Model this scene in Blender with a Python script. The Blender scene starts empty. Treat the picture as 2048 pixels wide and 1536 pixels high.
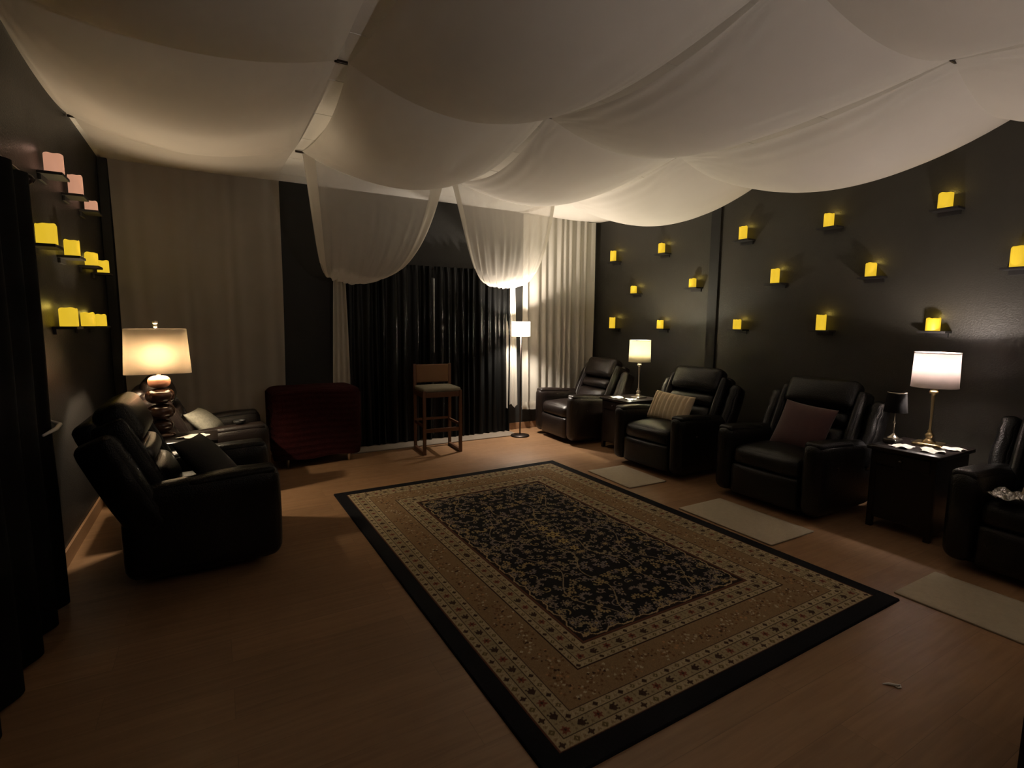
import bpy, math, random
import numpy as np
from mathutils import Matrix, Vector
random.seed(7); rng = np.random.RandomState(11)
scn = bpy.context.scene
COL = scn.collection
PI = math.pi
# ---------------------------------------------------------------- camera, world, exposure
F_PX, YAW, PITCH, ROLL, CAM_Z = 1041.4566, 0.5196, 0.1166, 0.0081, 1.5
fw = Vector((math.sin(YAW)*math.cos(PITCH), math.cos(YAW)*math.cos(PITCH), -math.sin(PITCH)))
rt0 = Vector((math.cos(YAW), -math.sin(YAW), 0)); up0 = rt0.cross(fw)
rt = rt0*math.cos(ROLL)+up0*math.sin(ROLL); up = up0*math.cos(ROLL)-rt0*math.sin(ROLL)
cd = bpy.data.cameras.new('camera'); cam = bpy.data.objects.new('camera', cd); COL.objects.link(cam)
cd.sensor_width = 36; cd.lens = 36*F_PX/2048; cd.clip_start = .02
m = Matrix.Identity(4)
for i in range(3):
    m[i][0] = rt[i]; m[i][1] = up[i]; m[i][2] = -fw[i]
m[2][3] = CAM_Z
cam.matrix_world = m
scn.camera = cam
scn.view_settings.view_transform = 'Standard'; scn.view_settings.look = 'None'
scn.view_settings.gamma = 1; scn.view_settings.use_curve_mapping = False
scn.view_settings.exposure = 0.9
w = bpy.data.worlds.new('world'); scn.world = w; w.use_nodes = True
w.node_tree.nodes['Background'].inputs[0].default_value = (1, .9, .8, 1)
w.node_tree.nodes['Background'].inputs[1].default_value = 0.0
# room measures
XL, XR, YB, YF, ZC = -.856, 5.067, 6.326, -2.4, 3.005

# ---------------------------------------------------------------- materials
def mat(name, col=(.5,.5,.5), rough=.6, metal=0, spec=.5, noise=0, nscale=20, bump=0, bscale=60, stretch=(1,1,1), coat=0, sheen=0):
    M = bpy.data.materials.new(name); M.use_nodes = True
    nt = M.node_tree; b = nt.nodes['Principled BSDF']
    b.inputs['Base Color'].default_value = (*col, 1); b.inputs['Roughness'].default_value = rough
    b.inputs['Metallic'].default_value = metal; b.inputs['Specular IOR Level'].default_value = spec
    b.inputs['Coat Weight'].default_value = coat; b.inputs['Sheen Weight'].default_value = sheen
    tc = nt.nodes.new('ShaderNodeTexCoord'); mp = nt.nodes.new('ShaderNodeMapping')
    mp.inputs['Scale'].default_value = stretch; nt.links.new(tc.outputs['Object'], mp.inputs[0])
    if noise:
        n = nt.nodes.new('ShaderNodeTexNoise'); n.inputs['Scale'].default_value = nscale; n.inputs['Detail'].default_value = 5
        nt.links.new(mp.outputs[0], n.inputs['Vector'])
        mx = nt.nodes.new('ShaderNodeMix'); mx.data_type = 'RGBA'
        mx.inputs['A'].default_value = (*[c*(1-noise) for c in col], 1); mx.inputs['B'].default_value = (*[min(1, c*(1+noise)) for c in col], 1)
        nt.links.new(n.outputs['Fac'], mx.inputs['Factor']); nt.links.new(mx.outputs['Result'], b.inputs['Base Color'])
    if bump:
        n = nt.nodes.new('ShaderNodeTexNoise'); n.inputs['Scale'].default_value = bscale; n.inputs['Detail'].default_value = 4
        nt.links.new(mp.outputs[0], n.inputs['Vector'])
        bp = nt.nodes.new('ShaderNodeBump'); bp.inputs['Strength'].default_value = bump; bp.inputs['Distance'].default_value = .01
        nt.links.new(n.outputs['Fac'], bp.inputs['Height']); nt.links.new(bp.outputs[0], b.inputs['Normal'])
    return M

def emit(name, col, strength, tint=None):
    M = bpy.data.materials.new(name); M.use_nodes = True; nt = M.node_tree; b = nt.nodes['Principled BSDF']
    b.inputs['Base Color'].default_value = (*[c*.4 for c in col], 1); b.inputs['Roughness'].default_value = .5
    n = nt.nodes.new('ShaderNodeTexNoise'); n.inputs['Scale'].default_value = 14
    tc = nt.nodes.new('ShaderNodeTexCoord'); nt.links.new(tc.outputs['Object'], n.inputs['Vector'])
    mx = nt.nodes.new('ShaderNodeMix'); mx.data_type = 'RGBA'
    mx.inputs['A'].default_value = (*[c*.9 for c in col], 1); mx.inputs['B'].default_value = (*[c*1.08 for c in col], 1)
    nt.links.new(n.outputs['Fac'], mx.inputs['Factor']); nt.links.new(mx.outputs['Result'], b.inputs['Emission Color'])
    b.inputs['Emission Strength'].default_value = strength
    return M

def cloth(name, col, see=0.0, trans=.35, bump=.15, bscale=350, wave=None, weave=True):
    """woven cloth: diffuse + translucent, with an open weave share that lets light straight through"""
    M = bpy.data.materials.new(name); M.use_nodes = True; nt = M.node_tree; nt.nodes.remove(nt.nodes['Principled BSDF'])
    out = nt.nodes['Material Output']; N = nt.nodes.new; L = nt.links.new
    d = N('ShaderNodeBsdfDiffuse'); t = N('ShaderNodeBsdfTranslucent'); mx = N('ShaderNodeMixShader')
    tc = N('ShaderNodeTexCoord'); n = N('ShaderNodeTexNoise'); n.inputs['Scale'].default_value = 3; n.inputs['Detail'].default_value = 4
    L(tc.outputs['Object'], n.inputs['Vector'])
    c = N('ShaderNodeMix'); c.data_type = 'RGBA'
    c.inputs['A'].default_value = (*[x*.93 for x in col], 1); c.inputs['B'].default_value = (*[min(1, x*1.05) for x in col], 1)
    L(n.outputs['Fac'], c.inputs['Factor']); L(c.outputs['Result'], d.inputs[0]); L(c.outputs['Result'], t.inputs[0])
    if bump:
        n2 = N('ShaderNodeTexNoise'); n2.inputs['Scale'].default_value = bscale; L(tc.outputs['Object'], n2.inputs['Vector'])
        bp = N('ShaderNodeBump'); bp.inputs['Strength'].default_value = bump; bp.inputs['Distance'].default_value = .002
        L(n2.outputs['Fac'], bp.inputs['Height']); L(bp.outputs[0], d.inputs['Normal'])
    mx.inputs[0].default_value = trans; L(d.outputs[0], mx.inputs[1]); L(t.outputs[0], mx.inputs[2])
    if see:
        tr = N('ShaderNodeBsdfTransparent'); m2 = N('ShaderNodeMixShader'); m2.inputs[0].default_value = see
        L(mx.outputs[0], m2.inputs[1]); L(tr.outputs[0], m2.inputs[2]); L(m2.outputs[0], out.inputs[0])
    else: L(mx.outputs[0], out.inputs[0])
    return M

def wood_floor():
    M = bpy.data.materials.new('laminate_floor'); M.use_nodes = True; nt = M.node_tree; b = nt.nodes['Principled BSDF']; N = nt.nodes.new; L = nt.links.new
    tc = N('ShaderNodeTexCoord')
    br = N('ShaderNodeTexBrick'); br.offset = .37; br.inputs['Scale'].default_value = 1
    br.inputs['Brick Width'].default_value = 1.22; br.inputs['Row Height'].default_value = .19; br.inputs['Mortar Size'].default_value = .0012
    br.inputs['Color1'].default_value = (.36,.36,.36,1); br.inputs['Color2'].default_value = (.64,.64,.64,1); br.inputs['Mortar'].default_value = (.1,.1,.1,1)
    L(tc.outputs['Object'], br.inputs['Vector'])
    mp = N('ShaderNodeMapping'); mp.inputs['Scale'].default_value = (1.2, 16, 1); L(tc.outputs['Object'], mp.inputs[0])
    ad = N('ShaderNodeVectorMath'); ad.operation = 'ADD'; sc = N('ShaderNodeVectorMath'); sc.operation = 'SCALE'; sc.inputs['Scale'].default_value = 9
    L(br.outputs['Color'], sc.inputs[0]); L(mp.outputs[0], ad.inputs[0]); L(sc.outputs[0], ad.inputs[1])
    n = N('ShaderNodeTexNoise'); n.inputs['Scale'].default_value = 2.2; n.inputs['Detail'].default_value = 8; n.inputs['Distortion'].default_value = .6; L(ad.outputs[0], n.inputs['Vector'])
    cr = N('ShaderNodeValToRGB'); e = cr.color_ramp.elements; e[0].position = .2; e[0].color = (.20,.108,.053,1); e[1].position = .85; e[1].color = (.32,.185,.097,1)
    L(n.outputs['Fac'], cr.inputs[0])
    mx = N('ShaderNodeMix'); mx.data_type = 'RGBA'; mx.blend_type = 'OVERLAY'; mx.inputs['Factor'].default_value = .35
    L(cr.outputs[0], mx.inputs['A']); L(br.outputs['Color'], mx.inputs['B']); L(mx.outputs['Result'], b.inputs['Base Color'])
    b.inputs['Roughness'].default_value = .38; b.inputs['Specular IOR Level'].default_value = .35
    n3 = N('ShaderNodeTexNoise'); n3.inputs['Scale'].default_value = 14; n3.inputs['Detail'].default_value = 6; L(tc.outputs['Object'], n3.inputs['Vector'])
    mr = N('ShaderNodeMapRange'); mr.inputs['To Min'].default_value = .28; mr.inputs['To Max'].default_value = .52; L(n3.outputs['Fac'], mr.inputs['Value']); L(mr.outputs[0], b.inputs['Roughness'])
    bp = N('ShaderNodeBump'); bp.inputs['Strength'].default_value = .12; bp.inputs['Distance'].default_value = .004; L(n.outputs['Fac'], bp.inputs['Height']); L(bp.outputs[0], b.inputs['Normal'])
    return M

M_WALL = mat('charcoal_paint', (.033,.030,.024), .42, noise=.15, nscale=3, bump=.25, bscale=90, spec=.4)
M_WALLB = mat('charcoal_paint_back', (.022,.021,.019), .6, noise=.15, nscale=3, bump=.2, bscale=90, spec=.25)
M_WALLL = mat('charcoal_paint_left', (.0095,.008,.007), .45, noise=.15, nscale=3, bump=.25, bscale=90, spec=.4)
M_TRIM = mat('matt_black_trim', (.006,.0055,.005), .75, noise=.1)
M_CEIL = mat('ceiling_tile_white', (.78,.75,.70), .9, noise=.05, nscale=120, bump=.15, bscale=200)
M_FLOOR = wood_floor()
M_BASE = mat('oak_baseboard', (.26,.14,.07), .45, noise=.25, nscale=8, stretch=(2,2,20))
M_SILL = mat('grey_vinyl_threshold', (.20,.16,.12), .6, noise=.15, nscale=12)
M_DRAPE = cloth('white_ceiling_cloth', (.80,.755,.70), .07, .50)
M_SHEER = cloth('white_sheer_cloth', (.72,.66,.58), .40, .4)
M_SHEER2 = cloth('thin_sheer_cloth', (.70,.63,.54), .36, .35)
M_SHEER3 = cloth('white_folded_sheer', (.70,.65,.56), .10, .4)
M_BLACKC = mat('black_curtain_satin', (.0030,.0030,.0027), .42, spec=.20, bump=.1, bscale=200, sheen=0)
M_BLACKV = mat('black_velvet_curtain', (.002,.002,.002), .8, spec=.12, bump=.1, bscale=200)
M_LEATHER = mat('black_leather', (.0050,.0045,.0043), .31, spec=.32, bump=.35, bscale=130, noise=.2)
M_LEATHERB = mat('dark_brown_leather', (.012,.0075,.0062), .33, spec=.5, bump=.35, bscale=130, noise=.2)
M_SEAM = mat('black_piping', (.006,.006,.006), .5)
M_METALD = mat('dark_bronze_metal', (.04,.03,.025), .35, metal=.8)
M_CHROME = mat('brushed_nickel', (.65,.58,.48), .28, metal=1, bump=.05)
M_BRASS = mat('aged_brass', (.55,.42,.22), .3, metal=1, bump=.05)
M_ESP = mat('espresso_wood', (.008,.005,.004), .35, noise=.3, nscale=5, stretch=(1,14,1), spec=.4)
M_STOOL = mat('walnut_wood', (.11,.048,.023), .45, noise=.3, nscale=6, stretch=(10,10,1))
M_STOOLB = mat('tan_leather_panel', (.16,.075,.028), .55, noise=.12, nscale=6)
M_GREYF = mat('grey_seat_fabric', (.24,.215,.16), .9, noise=.25, nscale=15, bump=.3, bscale=300)
M_RED = mat('burgundy_faux_fur', (.027,.0045,.0048), .95, noise=.45, nscale=26, bump=.8, bscale=160, spec=.1, sheen=0)
M_PLUM = mat('plum_velvet', (.05,.011,.011), .8, noise=.3, nscale=12, bump=.3, bscale=200, sheen=.3)
M_CREAM = mat('cream_plush', (.62,.50,.33), .95, noise=.1, nscale=60, bump=.4, bscale=260, sheen=.2)
M_GREYP = mat('grey_knit', (.22,.21,.17), .95, noise=.4, nscale=40, bump=.6, bscale=120)
M_BLKP = mat('black_plush', (.012,.010,.011), .9, noise=.3, nscale=40, bump=.5, bscale=220)
M_MAT = mat('taupe_mat', (.42,.35,.25), .9, noise=.12, nscale=40, bump=.5, bscale=300)
M_PAPER = mat('white_tissue', (.6,.56,.49), .8, noise=.05, bump=.2, bscale=80)
M_SHELF = mat('black_shelf_laminate', (.012,.010,.009), .5, noise=.1)
M_CANDLE = emit('candle_wax_yellow', (.84,.54,.028), .46)
M_CANDLEP = emit('candle_wax_pink', (.74,.36,.22), .36)
M_FLAME = emit('led_flame', (1,.7,.2), 3.0)
M_PLASTIC = mat('white_plastic', (.6,.58,.55), .4, bump=.05)
M_GLOSSB = mat('glossy_brown_ceramic', (.05,.022,.014), .12, noise=.3, nscale=8, coat=.5)
M_COPPER = mat('rose_ceramic', (.36,.17,.11), .25, noise=.15, nscale=8)
M_FOIL = mat('crinkled_foil', (.5,.48,.44), .25, metal=.9, bump=1, bscale=60)
M_BLSH = mat('black_lamp_shade', (.004,.0035,.0035), .85, spec=.15, noise=.1)
M_DOOR = mat('pale_door_paint', (.45,.46,.47), .5, noise=.05)
def shade_mat(name, col, trans=.18, glow=0):
    M = cloth(name, col, 0, trans, bump=.05, bscale=500)
    return M

# ---------------------------------------------------------------- mesh helpers
class MB:
    def __init__(s): s.v = []; s.f = []; s.n = 0
    def add(s, V, Fc, M=None):
        V = np.asarray(V, float).reshape(-1, 3)
        if M is not None:
            A = np.array(M)[:3]; V = V@A[:, :3].T+A[:, 3]
        s.v.append(V); s.f += [tuple(i+s.n for i in f) for f in Fc]; s.n += len(V); return s
    def build(s, name, m, parent=None, smooth=True):
        me = bpy.data.meshes.new(name); V = np.vstack(s.v)
        me.from_pydata(V.tolist(), [], s.f); me.materials.append(m)
        if smooth: me.polygons.foreach_set('use_smooth', [True]*len(me.polygons))
        me.update(); me.validate()
        o = bpy.data.objects.new(name, me); COL.objects.link(o)
        if parent is not None: o.parent = parent
        return o

def rbox(c, s, r=.02, bulge=(0,0,0), n=8, M=None, fn=None):
    """rounded, softly bulging cushion box: centre c, size s"""
    h = np.array(s)/2.; r = min(r, *(h*.98)); idx = {}; V = []; F = []
    t = np.sin(np.linspace(-PI/2, PI/2, n+1))
    def key(p): return tuple(np.round(p, 6))
    for ax in range(3):
        for sg in (-1, 1):
            ids = np.zeros((n+1, n+1), int)
            for i in range(n+1):
                for j in range(n+1):
                    p = np.zeros(3); p[ax] = sg; p[(ax+1)%3] = t[i]; p[(ax+2)%3] = t[j]
                    k = key(p)
                    if k not in idx:
                        q = p*h; inn = np.clip(q, -(h-r), h-r); d = q-inn; l = np.linalg.norm(d)
                        q2 = inn+d/l*r
                        for a in range(3):
                            if bulge[a]: q2[a] += p[a]*bulge[a]*(1-p[(a+1)%3]**2)*(1-p[(a+2)%3]**2)
                        idx[k] = len(V); V.append(q2)
                    ids[i, j] = idx[k]
            for i in range(n):
                for j in range(n):
                    q = (ids[i,j], ids[i+1,j], ids[i+1,j+1], ids[i,j+1])
                    F.append(q if sg > 0 else q[::-1])
    V = np.array(V)+np.array(c)
    if fn is not None: V = fn(V)
    mb = MB(); mb.add(V, F, M); return mb

def join(*mbs):
    o = MB()
    for b in mbs: o.add(np.vstack(b.v), b.f)
    return o

def box(c, s, M=None): return rbox(c, s, r=min(min(s)*.12, .004), n=3, M=M)

def lathe(prof, c=(0,0,0), n=32, sx=1, sy=1, M=None, p=2.0):
    V = []; F = []
    for r, z in prof:
        for k in range(n):
            a = 2*PI*k/n; ca, sa = math.cos(a), math.sin(a)
            q = (abs(ca)**p+abs(sa)**p)**(-1/p) if p != 2 else 1
            V.append((c[0]+r*ca*q*sx, c[1]+r*sa*q*sy, c[2]+z))
    for i in range(len(prof)-1):
        for k in range(n):
            k2 = (k+1) % n; F.append((i*n+k, i*n+k2, (i+1)*n+k2, (i+1)*n+k))
    return MB().add(V, F, M)

def tube(pts, r, n=8, cap=True):
    P = [Vector(p) for p in pts]; V = []; F = []
    for i, p in enumerate(P):
        d = (P[min(i+1, len(P)-1)]-P[max(i-1, 0)]).normalized()
        a = d.orthogonal().normalized() if i == 0 else (a-d*a.dot(d)).normalized()
        b = d.cross(a); rr = r[i] if isinstance(r, (list, tuple)) else r
        for k in range(n):
            t = 2*PI*k/n; V.append(p+a*math.cos(t)*rr+b*math.sin(t)*rr)
    for i in range(len(P)-1):
        for k in range(n):
            k2 = (k+1) % n; F.append((i*n+k, i*n+k2, (i+1)*n+k2, (i+1)*n+k))
    if cap: F += [tuple(range(n))[::-1], tuple(range((len(P)-1)*n, len(P)*n))]
    return MB().add([tuple(v) for v in V], F)

def sheet(fn, nu, nv):
    V = [fn(i/nu, j/nv) for i in range(nu+1) for j in range(nv+1)]
    F = [(i*(nv+1)+j, (i+1)*(nv+1)+j, (i+1)*(nv+1)+j+1, i*(nv+1)+j+1) for i in range(nu) for j in range(nv)]
    return MB().add(V, F)

def pillow(w, h, t, n=22, rib=0, ribn=8, ears=.06):
    """throw pillow standing in its local XZ plane, thickness along Y"""
    V = []; F = []; ids = {}
    for sgn in (1, -1):
        for i in range(n+1):
            for j in range(n+1):
                u = -math.cos(PI*i/n); v = -math.cos(PI*j/n)
                edge = i in (0, n) or j in (0, n)
                k = (i, j, 0 if edge else sgn)
                if k in ids: continue
                pinch = 1-ears*(1-abs(v)**2)*abs(u)**3; pinch2 = 1-ears*(1-abs(u)**2)*abs(v)**3
                y = 0 if edge else sgn*t/2*((1-abs(u)**2.6)*(1-abs(v)**2.6))**.55
                x = u*w/2*pinch; z = v*h/2*pinch2
                if rib and not edge: y += sgn*rib*abs(math.sin(PI*ribn*(u+1)/2))*min(1, (1-v*v)*4)
                ids[k] = len(V); V.append((x, y, z))
        for i in range(n):
            for j in range(n):
                def g(a, b): return ids[(a, b, 0 if (a in (0, n) or b in (0, n)) else sgn)]
                q = (g(i,j), g(i+1,j), g(i+1,j+1), g(i,j+1)); F.append(q[::-1] if sgn > 0 else q)
    return MB().add(V, F)

def tag(o, label=None, cat=None, group=None, kind=None):
    if label: o['label'] = label
    if cat: o['category'] = cat
    if group: o['group'] = group
    if kind: o['kind'] = kind
    return o
def thing(name, label, cat, loc=(0,0,0), rz=0, group=None):
    o = bpy.data.objects.new(name, None); COL.objects.link(o); o.empty_display_size = .1
    o.location = loc; o.rotation_euler = (0, 0, rz); return tag(o, label, cat, group)
def struct(mb, name, m, label=None, smooth=False): return tag(mb.build(name, m, None, smooth), label, None, None, 'structure')
def copy_tree(o, parent=None):
    c = o.copy(); COL.objects.link(c); c.parent = parent
    for ch in list(o.children): copy_tree(ch, c)
    return c
def Rm(axis, deg, piv=(0,0,0)): return Matrix.Translation(piv)@Matrix.Rotation(math.radians(deg), 4, axis)@Matrix.Translation([-x for x in piv])

# ================================================================ SETTING
struct(box(((XL+XR)/2, (YB+YF)/2, -.05), (XR-XL+.3, YB-YF+.3, .1)), 'floor', M_FLOOR)
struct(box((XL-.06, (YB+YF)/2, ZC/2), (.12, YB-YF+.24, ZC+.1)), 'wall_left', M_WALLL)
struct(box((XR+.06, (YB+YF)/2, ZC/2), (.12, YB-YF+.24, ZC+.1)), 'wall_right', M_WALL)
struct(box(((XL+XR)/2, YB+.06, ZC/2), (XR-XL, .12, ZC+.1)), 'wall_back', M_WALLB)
struct(box(((XL+XR)/2, YF-.06, ZC/2), (XR-XL, .12, ZC+.1)), 'wall_rear', M_WALLB)
cl = MB()
g = MB()
cl.add(*[(x) for x in (np.vstack(box(((XL+XR)/2, (YB+YF)/2, ZC+.05), (XR-XL+.2, YB-YF+.2, .1)).v), box(((0,0,0)), (1,1,1)).f)])
y = YB-.31
while y > YF:      # shallow seams of the tiled ceiling
    g2 = box(((XL+XR)/2, y, ZC), (XR-XL, .012, .006)); cl.add(np.vstack(g2.v), g2.f); y -= .61
struct(cl, 'ceiling', M_CEIL)
struct(box((XL+.008, (YB+YF)/2, .05), (.016, YB-YF, .10)), 'baseboard_left', M_BASE)
struct(box((XR-.008, (YB+YF)/2, .05), (.016, YB-YF, .10)), 'baseboard_right', M_BASE)
struct(box(((3.50+XR-.016)/2, YB-.008, .045), (XR-.016-3.50, .016, .09)), 'baseboard_back', M_BASE)
struct(box(((XL+.016+1.30)/2, YB-.008, .045), (1.30-XL-.016, .016, .09)), 'baseboard_back', M_BASE)
struct(box((2.40, YB-.20, .006), (2.20, .40, .012)), 'trim_1', M_SILL)            # grey threshold strip before the door
struct(box((XR-.012, 4.16, ZC/2), (.024, .13, ZC)), 'trim_2', M_TRIM)                # dark pilaster on the right wall
struct(box((XL+.04, YB-.045, 1.50), (.075, .085, 2.98)), 'trim_3', M_TRIM)       # dark corner post
# door behind the black curtains: frame, two leaves, glass
dr = box((2.40, YB-.012, 1.03), (1.90, .024, 2.06)).build('door_1', M_DOOR, None, False); tag(dr, kind='structure')
box((1.95, YB-.028, 1.05), (.78, .012, 1.8)).build('door_leaf', M_DOOR, dr, False)
box((2.86, YB-.028, 1.05), (.78, .012, 1.8)).build('door_leaf', M_DOOR, dr, False)
tube([(2.47, YB-.035, 1.02), (2.47, YB-.075, 1.02), (2.56, YB-.075, 1.02)], .009).build('door_handle', M_CHROME, dr)

# ================================================================ CEILING DRAPES
TX = [-.82, .73, 2.19, 3.70, 5.055]
ROW = {0: [6.315]*5, 1: [5.127, 5.12, 5.20, 5.35, 5.53], 2: [3.30, 3.28, 3.34, 3.49, 3.59], 3: [1.48, 1.45, 1.47, 1.49, 1.62], 4: [-.35]*5, 5: [-2.18]*5}
def drape_cell(k, r, el, er, rs0, rs1, B, xa, xb, nu=110, nv=44, wr=.007):
    ya0, ya1, yb0, yb1 = ROW[r][k], ROW[r+1][k], ROW[r][k+1], ROW[r+1][k+1]
    def f(u, v):
        x = xa+(xb-xa)*u
        # the free edges pull in between ties
        x += (.035*math.sin(PI*v))*((1-u)**3)*(1 if k > 0 else .5) - (.035*math.sin(PI*v))*(u**3)*(1 if k < 3 else 0)
        y0 = ya0+(yb0-ya0)*u; y1 = ya1+(yb1-ya1)*u; y = y0+(y1-y0)*v
        cv = 4*v*(1-v); cu = 4*u*(1-u)
        s = (1-u)*el*cv+u*er*cv+(1-v)*rs0*cu+v*rs1*cu+B*(math.sin(PI*u)*math.sin(PI*v))**.85
        # gathers fanning from the ties and soft folds along the edges
        e = (.4 if k == 0 else 1)*math.exp(-u/.09)+(.3 if k in (0, 3) else 1.2)*math.exp(-(1-u)/.09)
        wv = wr*e*math.sin(u*78+v*4+k)*math.sin(PI*v)**.5
        for (uu, vv) in ((0,0),(1,0),(0,1),(1,1)):
            du, dv = u-uu, v-vv; rr = math.hypot(du, dv)
            if rr > 1e-4: wv += wr*1.1*math.sin(math.atan2(abs(dv), abs(du))*22)*math.exp(-rr/.16)*min(1, rr*8)
        return (x, y, ZC-.012-s+wv)
    return f, nu, nv
strips = [
 ('long white ceiling drape along the left wall, its far end over the grey sheer curtain', -.82, .695),
 ('white ceiling drape right of the open gap, its looped tail the left one', .765, 2.185),
 ('white ceiling drape whose looped tail hangs beside the pale folded curtain', 2.195, 3.695),
 ('long white ceiling drape scalloped along the candle wall on the right', 3.705, 5.055)]
CE = {0: (.13, .09, .08), 1: (.07, .18, .06), 2: (.18, .10, .06), 3: (.09, .22, .07)}
RS = {0: .13, 1: .165, 2: .12, 3: .12}
drapes = []
for k, (lab, xa, xb) in enumerate(strips):
    mb = MB(); el, er, B = CE[k]
    rr = range(0, 5) if k in (0, 3) else range(1, 5)
    for r in rr:
        if r == 0: f, nu, nv = drape_cell(k, r, .02, .02, .0, RS[k], .02, xa, xb, 40, 16)
        else: f, nu, nv = drape_cell(k, r, el*(1 if r == 1 or k == 3 else .7), er*(1 if r == 1 or k == 3 else .7), RS[k], RS[k], B, xa, xb)
        s = sheet(f, nu, nv); mb.add(np.vstack(s.v), s.f)
    o = mb.build('ceiling_drape', M_DRAPE); tag(o, lab, 'fabric drape', 'white ceiling drapes'); drapes.append(o)

def bez(P, t):
    a, b, c, d = [np.array(p, float) for p in P]; s = 1-t
    return s**3*a+3*s*s*t*b+3*s*t*t*c+t**3*d
def tail(x0, x1, G, drop, low, gx, sag, y0=(5.12,5.2), amp=.014, shrink=.8):
    def f(u, v):
        T = np.array((x0+(x1-x0)*u, y0[0]+(y0[1]-y0[0])*u, ZC-.014-sag*4*u*(1-u)))
        g = np.array(G)+np.array(((u-.5)*gx, 0, 0))
        P1 = T+np.array(((G[0]-T[0])*.24, .10, -drop))
        P2 = np.array((G[0]+(T[0]-G[0])*shrink, G[1]-.26, G[2]-low*(1-.25*(2*u-1)**2)))
        p = bez((T, P1, P2, g), v)
        a = amp*math.sin(PI*min(1, v*1.02))**.8*(.25+1.1*v)
        w_ = math.sin(u*58+3*v)+.7*abs(math.sin(u*40+2+2*v))**3+.5*math.sin(u*97+1)+.6*math.sin(u*21+1)
        p = p+np.array((.3*a*w_, -a*w_, .5*a*w_*(v > .5)))
        return tuple(p)
    return f
def hang(xc, wt, wb, z0, z1, skew=0, yy=6.215, amp=.012, ph=0):
    def f(u, v):
        wd = wt+(wb-wt)*v**.8; x = xc+(u-.5)*wd+skew*v
        return (x, yy-abs(amp)*(1+math.sin(u*20+ph+v*2)), z0+(z1-z0)*v+.03*math.sin(u*9+ph)*v)
    return f
t1 = sheet(tail(.765, 2.15, (1.285, 6.20, 2.09), .95, .36, .12, .165, shrink=.56), 120, 60).build('drape_tail', M_SHEER, drapes[1])
for (ua, ub) in ((0, .075), (.90, 1)):
    ft = tail(.765, 2.15, (1.285, 6.20, 2.09), .95, .36, .12, .165, shrink=.56)
    sheet(lambda u, v, ua=ua, ub=ub: tuple(np.array(ft(ua+(ub-ua)*u, v))+np.array((.003, -.006, 0))), 12, 60).build('turned_hem', M_SHEER3, t1)
t1['label'] = 'thin see-through looped tail'
h1 = sheet(hang(1.272, .12, .22, 2.10, .50, .0, ph=1), 24, 30).build('hanging_end', M_SHEER3, drapes[1])
t2 = sheet(tail(2.215, 3.62, (3.50, 6.20, 2.08), .80, .36, .16, .10, (5.2,5.33), shrink=.58), 120, 60).build('drape_tail', M_SHEER, drapes[2])
for (ua, ub) in ((0, .05), (.96, 1)):
    ft2 = tail(2.215, 3.62, (3.50, 6.20, 2.08), .80, .36, .16, .10, (5.2,5.33), shrink=.58)
    sheet(lambda u, v, ua=ua, ub=ub: tuple(np.array(ft2(ua+(ub-ua)*u, v))+np.array((.003, -.006, 0))), 12, 60).build('turned_hem', M_SHEER3, t2)
t2['label'] = 'thin see-through looped tail'
h2 = sheet(hang(3.525, .13, .17, 2.09, .36, .02, ph=4, amp=.014), 24, 30).build('hanging_end', M_SHEER3, drapes[2])
# clips on the ceiling grid
for (x, y, lab) in [(.72, 3.275, 'small dark clip on the open ceiling gap, nearer the camera'), (.745, 5.12, 'small dark clip at the far end of the open ceiling gap'),
                    (-.815, 5.127, 'small dark clip where the ceiling drape meets the left wall'), (3.70, 1.49, 'small dark clip pinching the drapes near the candle wall'),
                    (2.19, 3.335, 'small dark clip pinching the drapes at mid ceiling')]:
    b = box((0, 0, 0), (.075, .012, .018)).build('ceiling_clip', M_METALD); b.location = (x, y, ZC-.016); tag(b, lab, 'clip', 'ceiling drape clips')

# ================================================================ CURTAINS
def pleat(x0, x1, y, z0, z1, n, amp, flare=0, seed=0, sharp=1., head=0):
    r = random.Random(seed); ph = [r.uniform(0, 6.28) for _ in range(4)]
    def f(u, v):
        x = x0+(x1-x0)*u; z = z0+(z1-z0)*v
        a = u*n*2*PI+1.5*math.sin(u*9+ph[0])+.9*math.sin(u*23+ph[1])
        s = math.sin(a+.25*math.sin(v*4+ph[2])); s = math.copysign(abs(s)**sharp, s)
        A = amp*(.55+.45*math.sin(u*5+ph[3])**2)*(.65+.35*v)
        if head: A *= 1 if v > .04 else .6
        return (x+flare*(u-.5)*v+.004*math.sin(v*7+u*30), y-amp*1.2+A*s*1.1, z+.008*math.sin(u*40+ph[1])*(v > .95))
    return f
o = sheet(pleat(-.775, .69, 6.25, 2.985, .02, 9, .006, -.05, 3), 160, 24).build('sheer_curtain', M_SHEER2)
tag(o, 'wide flat grey-beige sheer curtain on the back wall behind the shaded table lamp', 'curtain')
o = sheet(pleat(3.735, 4.955, 6.27, 2.97, .30, 10, .035, -.02, 8, .9), 260, 30).build('folded_curtain', M_SHEER3)
tag(o, 'pale folded curtain on the back wall lit by the floor lamp', 'curtain')
bt = sheet(pleat(3.735, 4.955, 6.262, .40, .285, 10, .037, -.02, 8, .9), 260, 3).build('hem', M_SHEER3, o)
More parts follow.
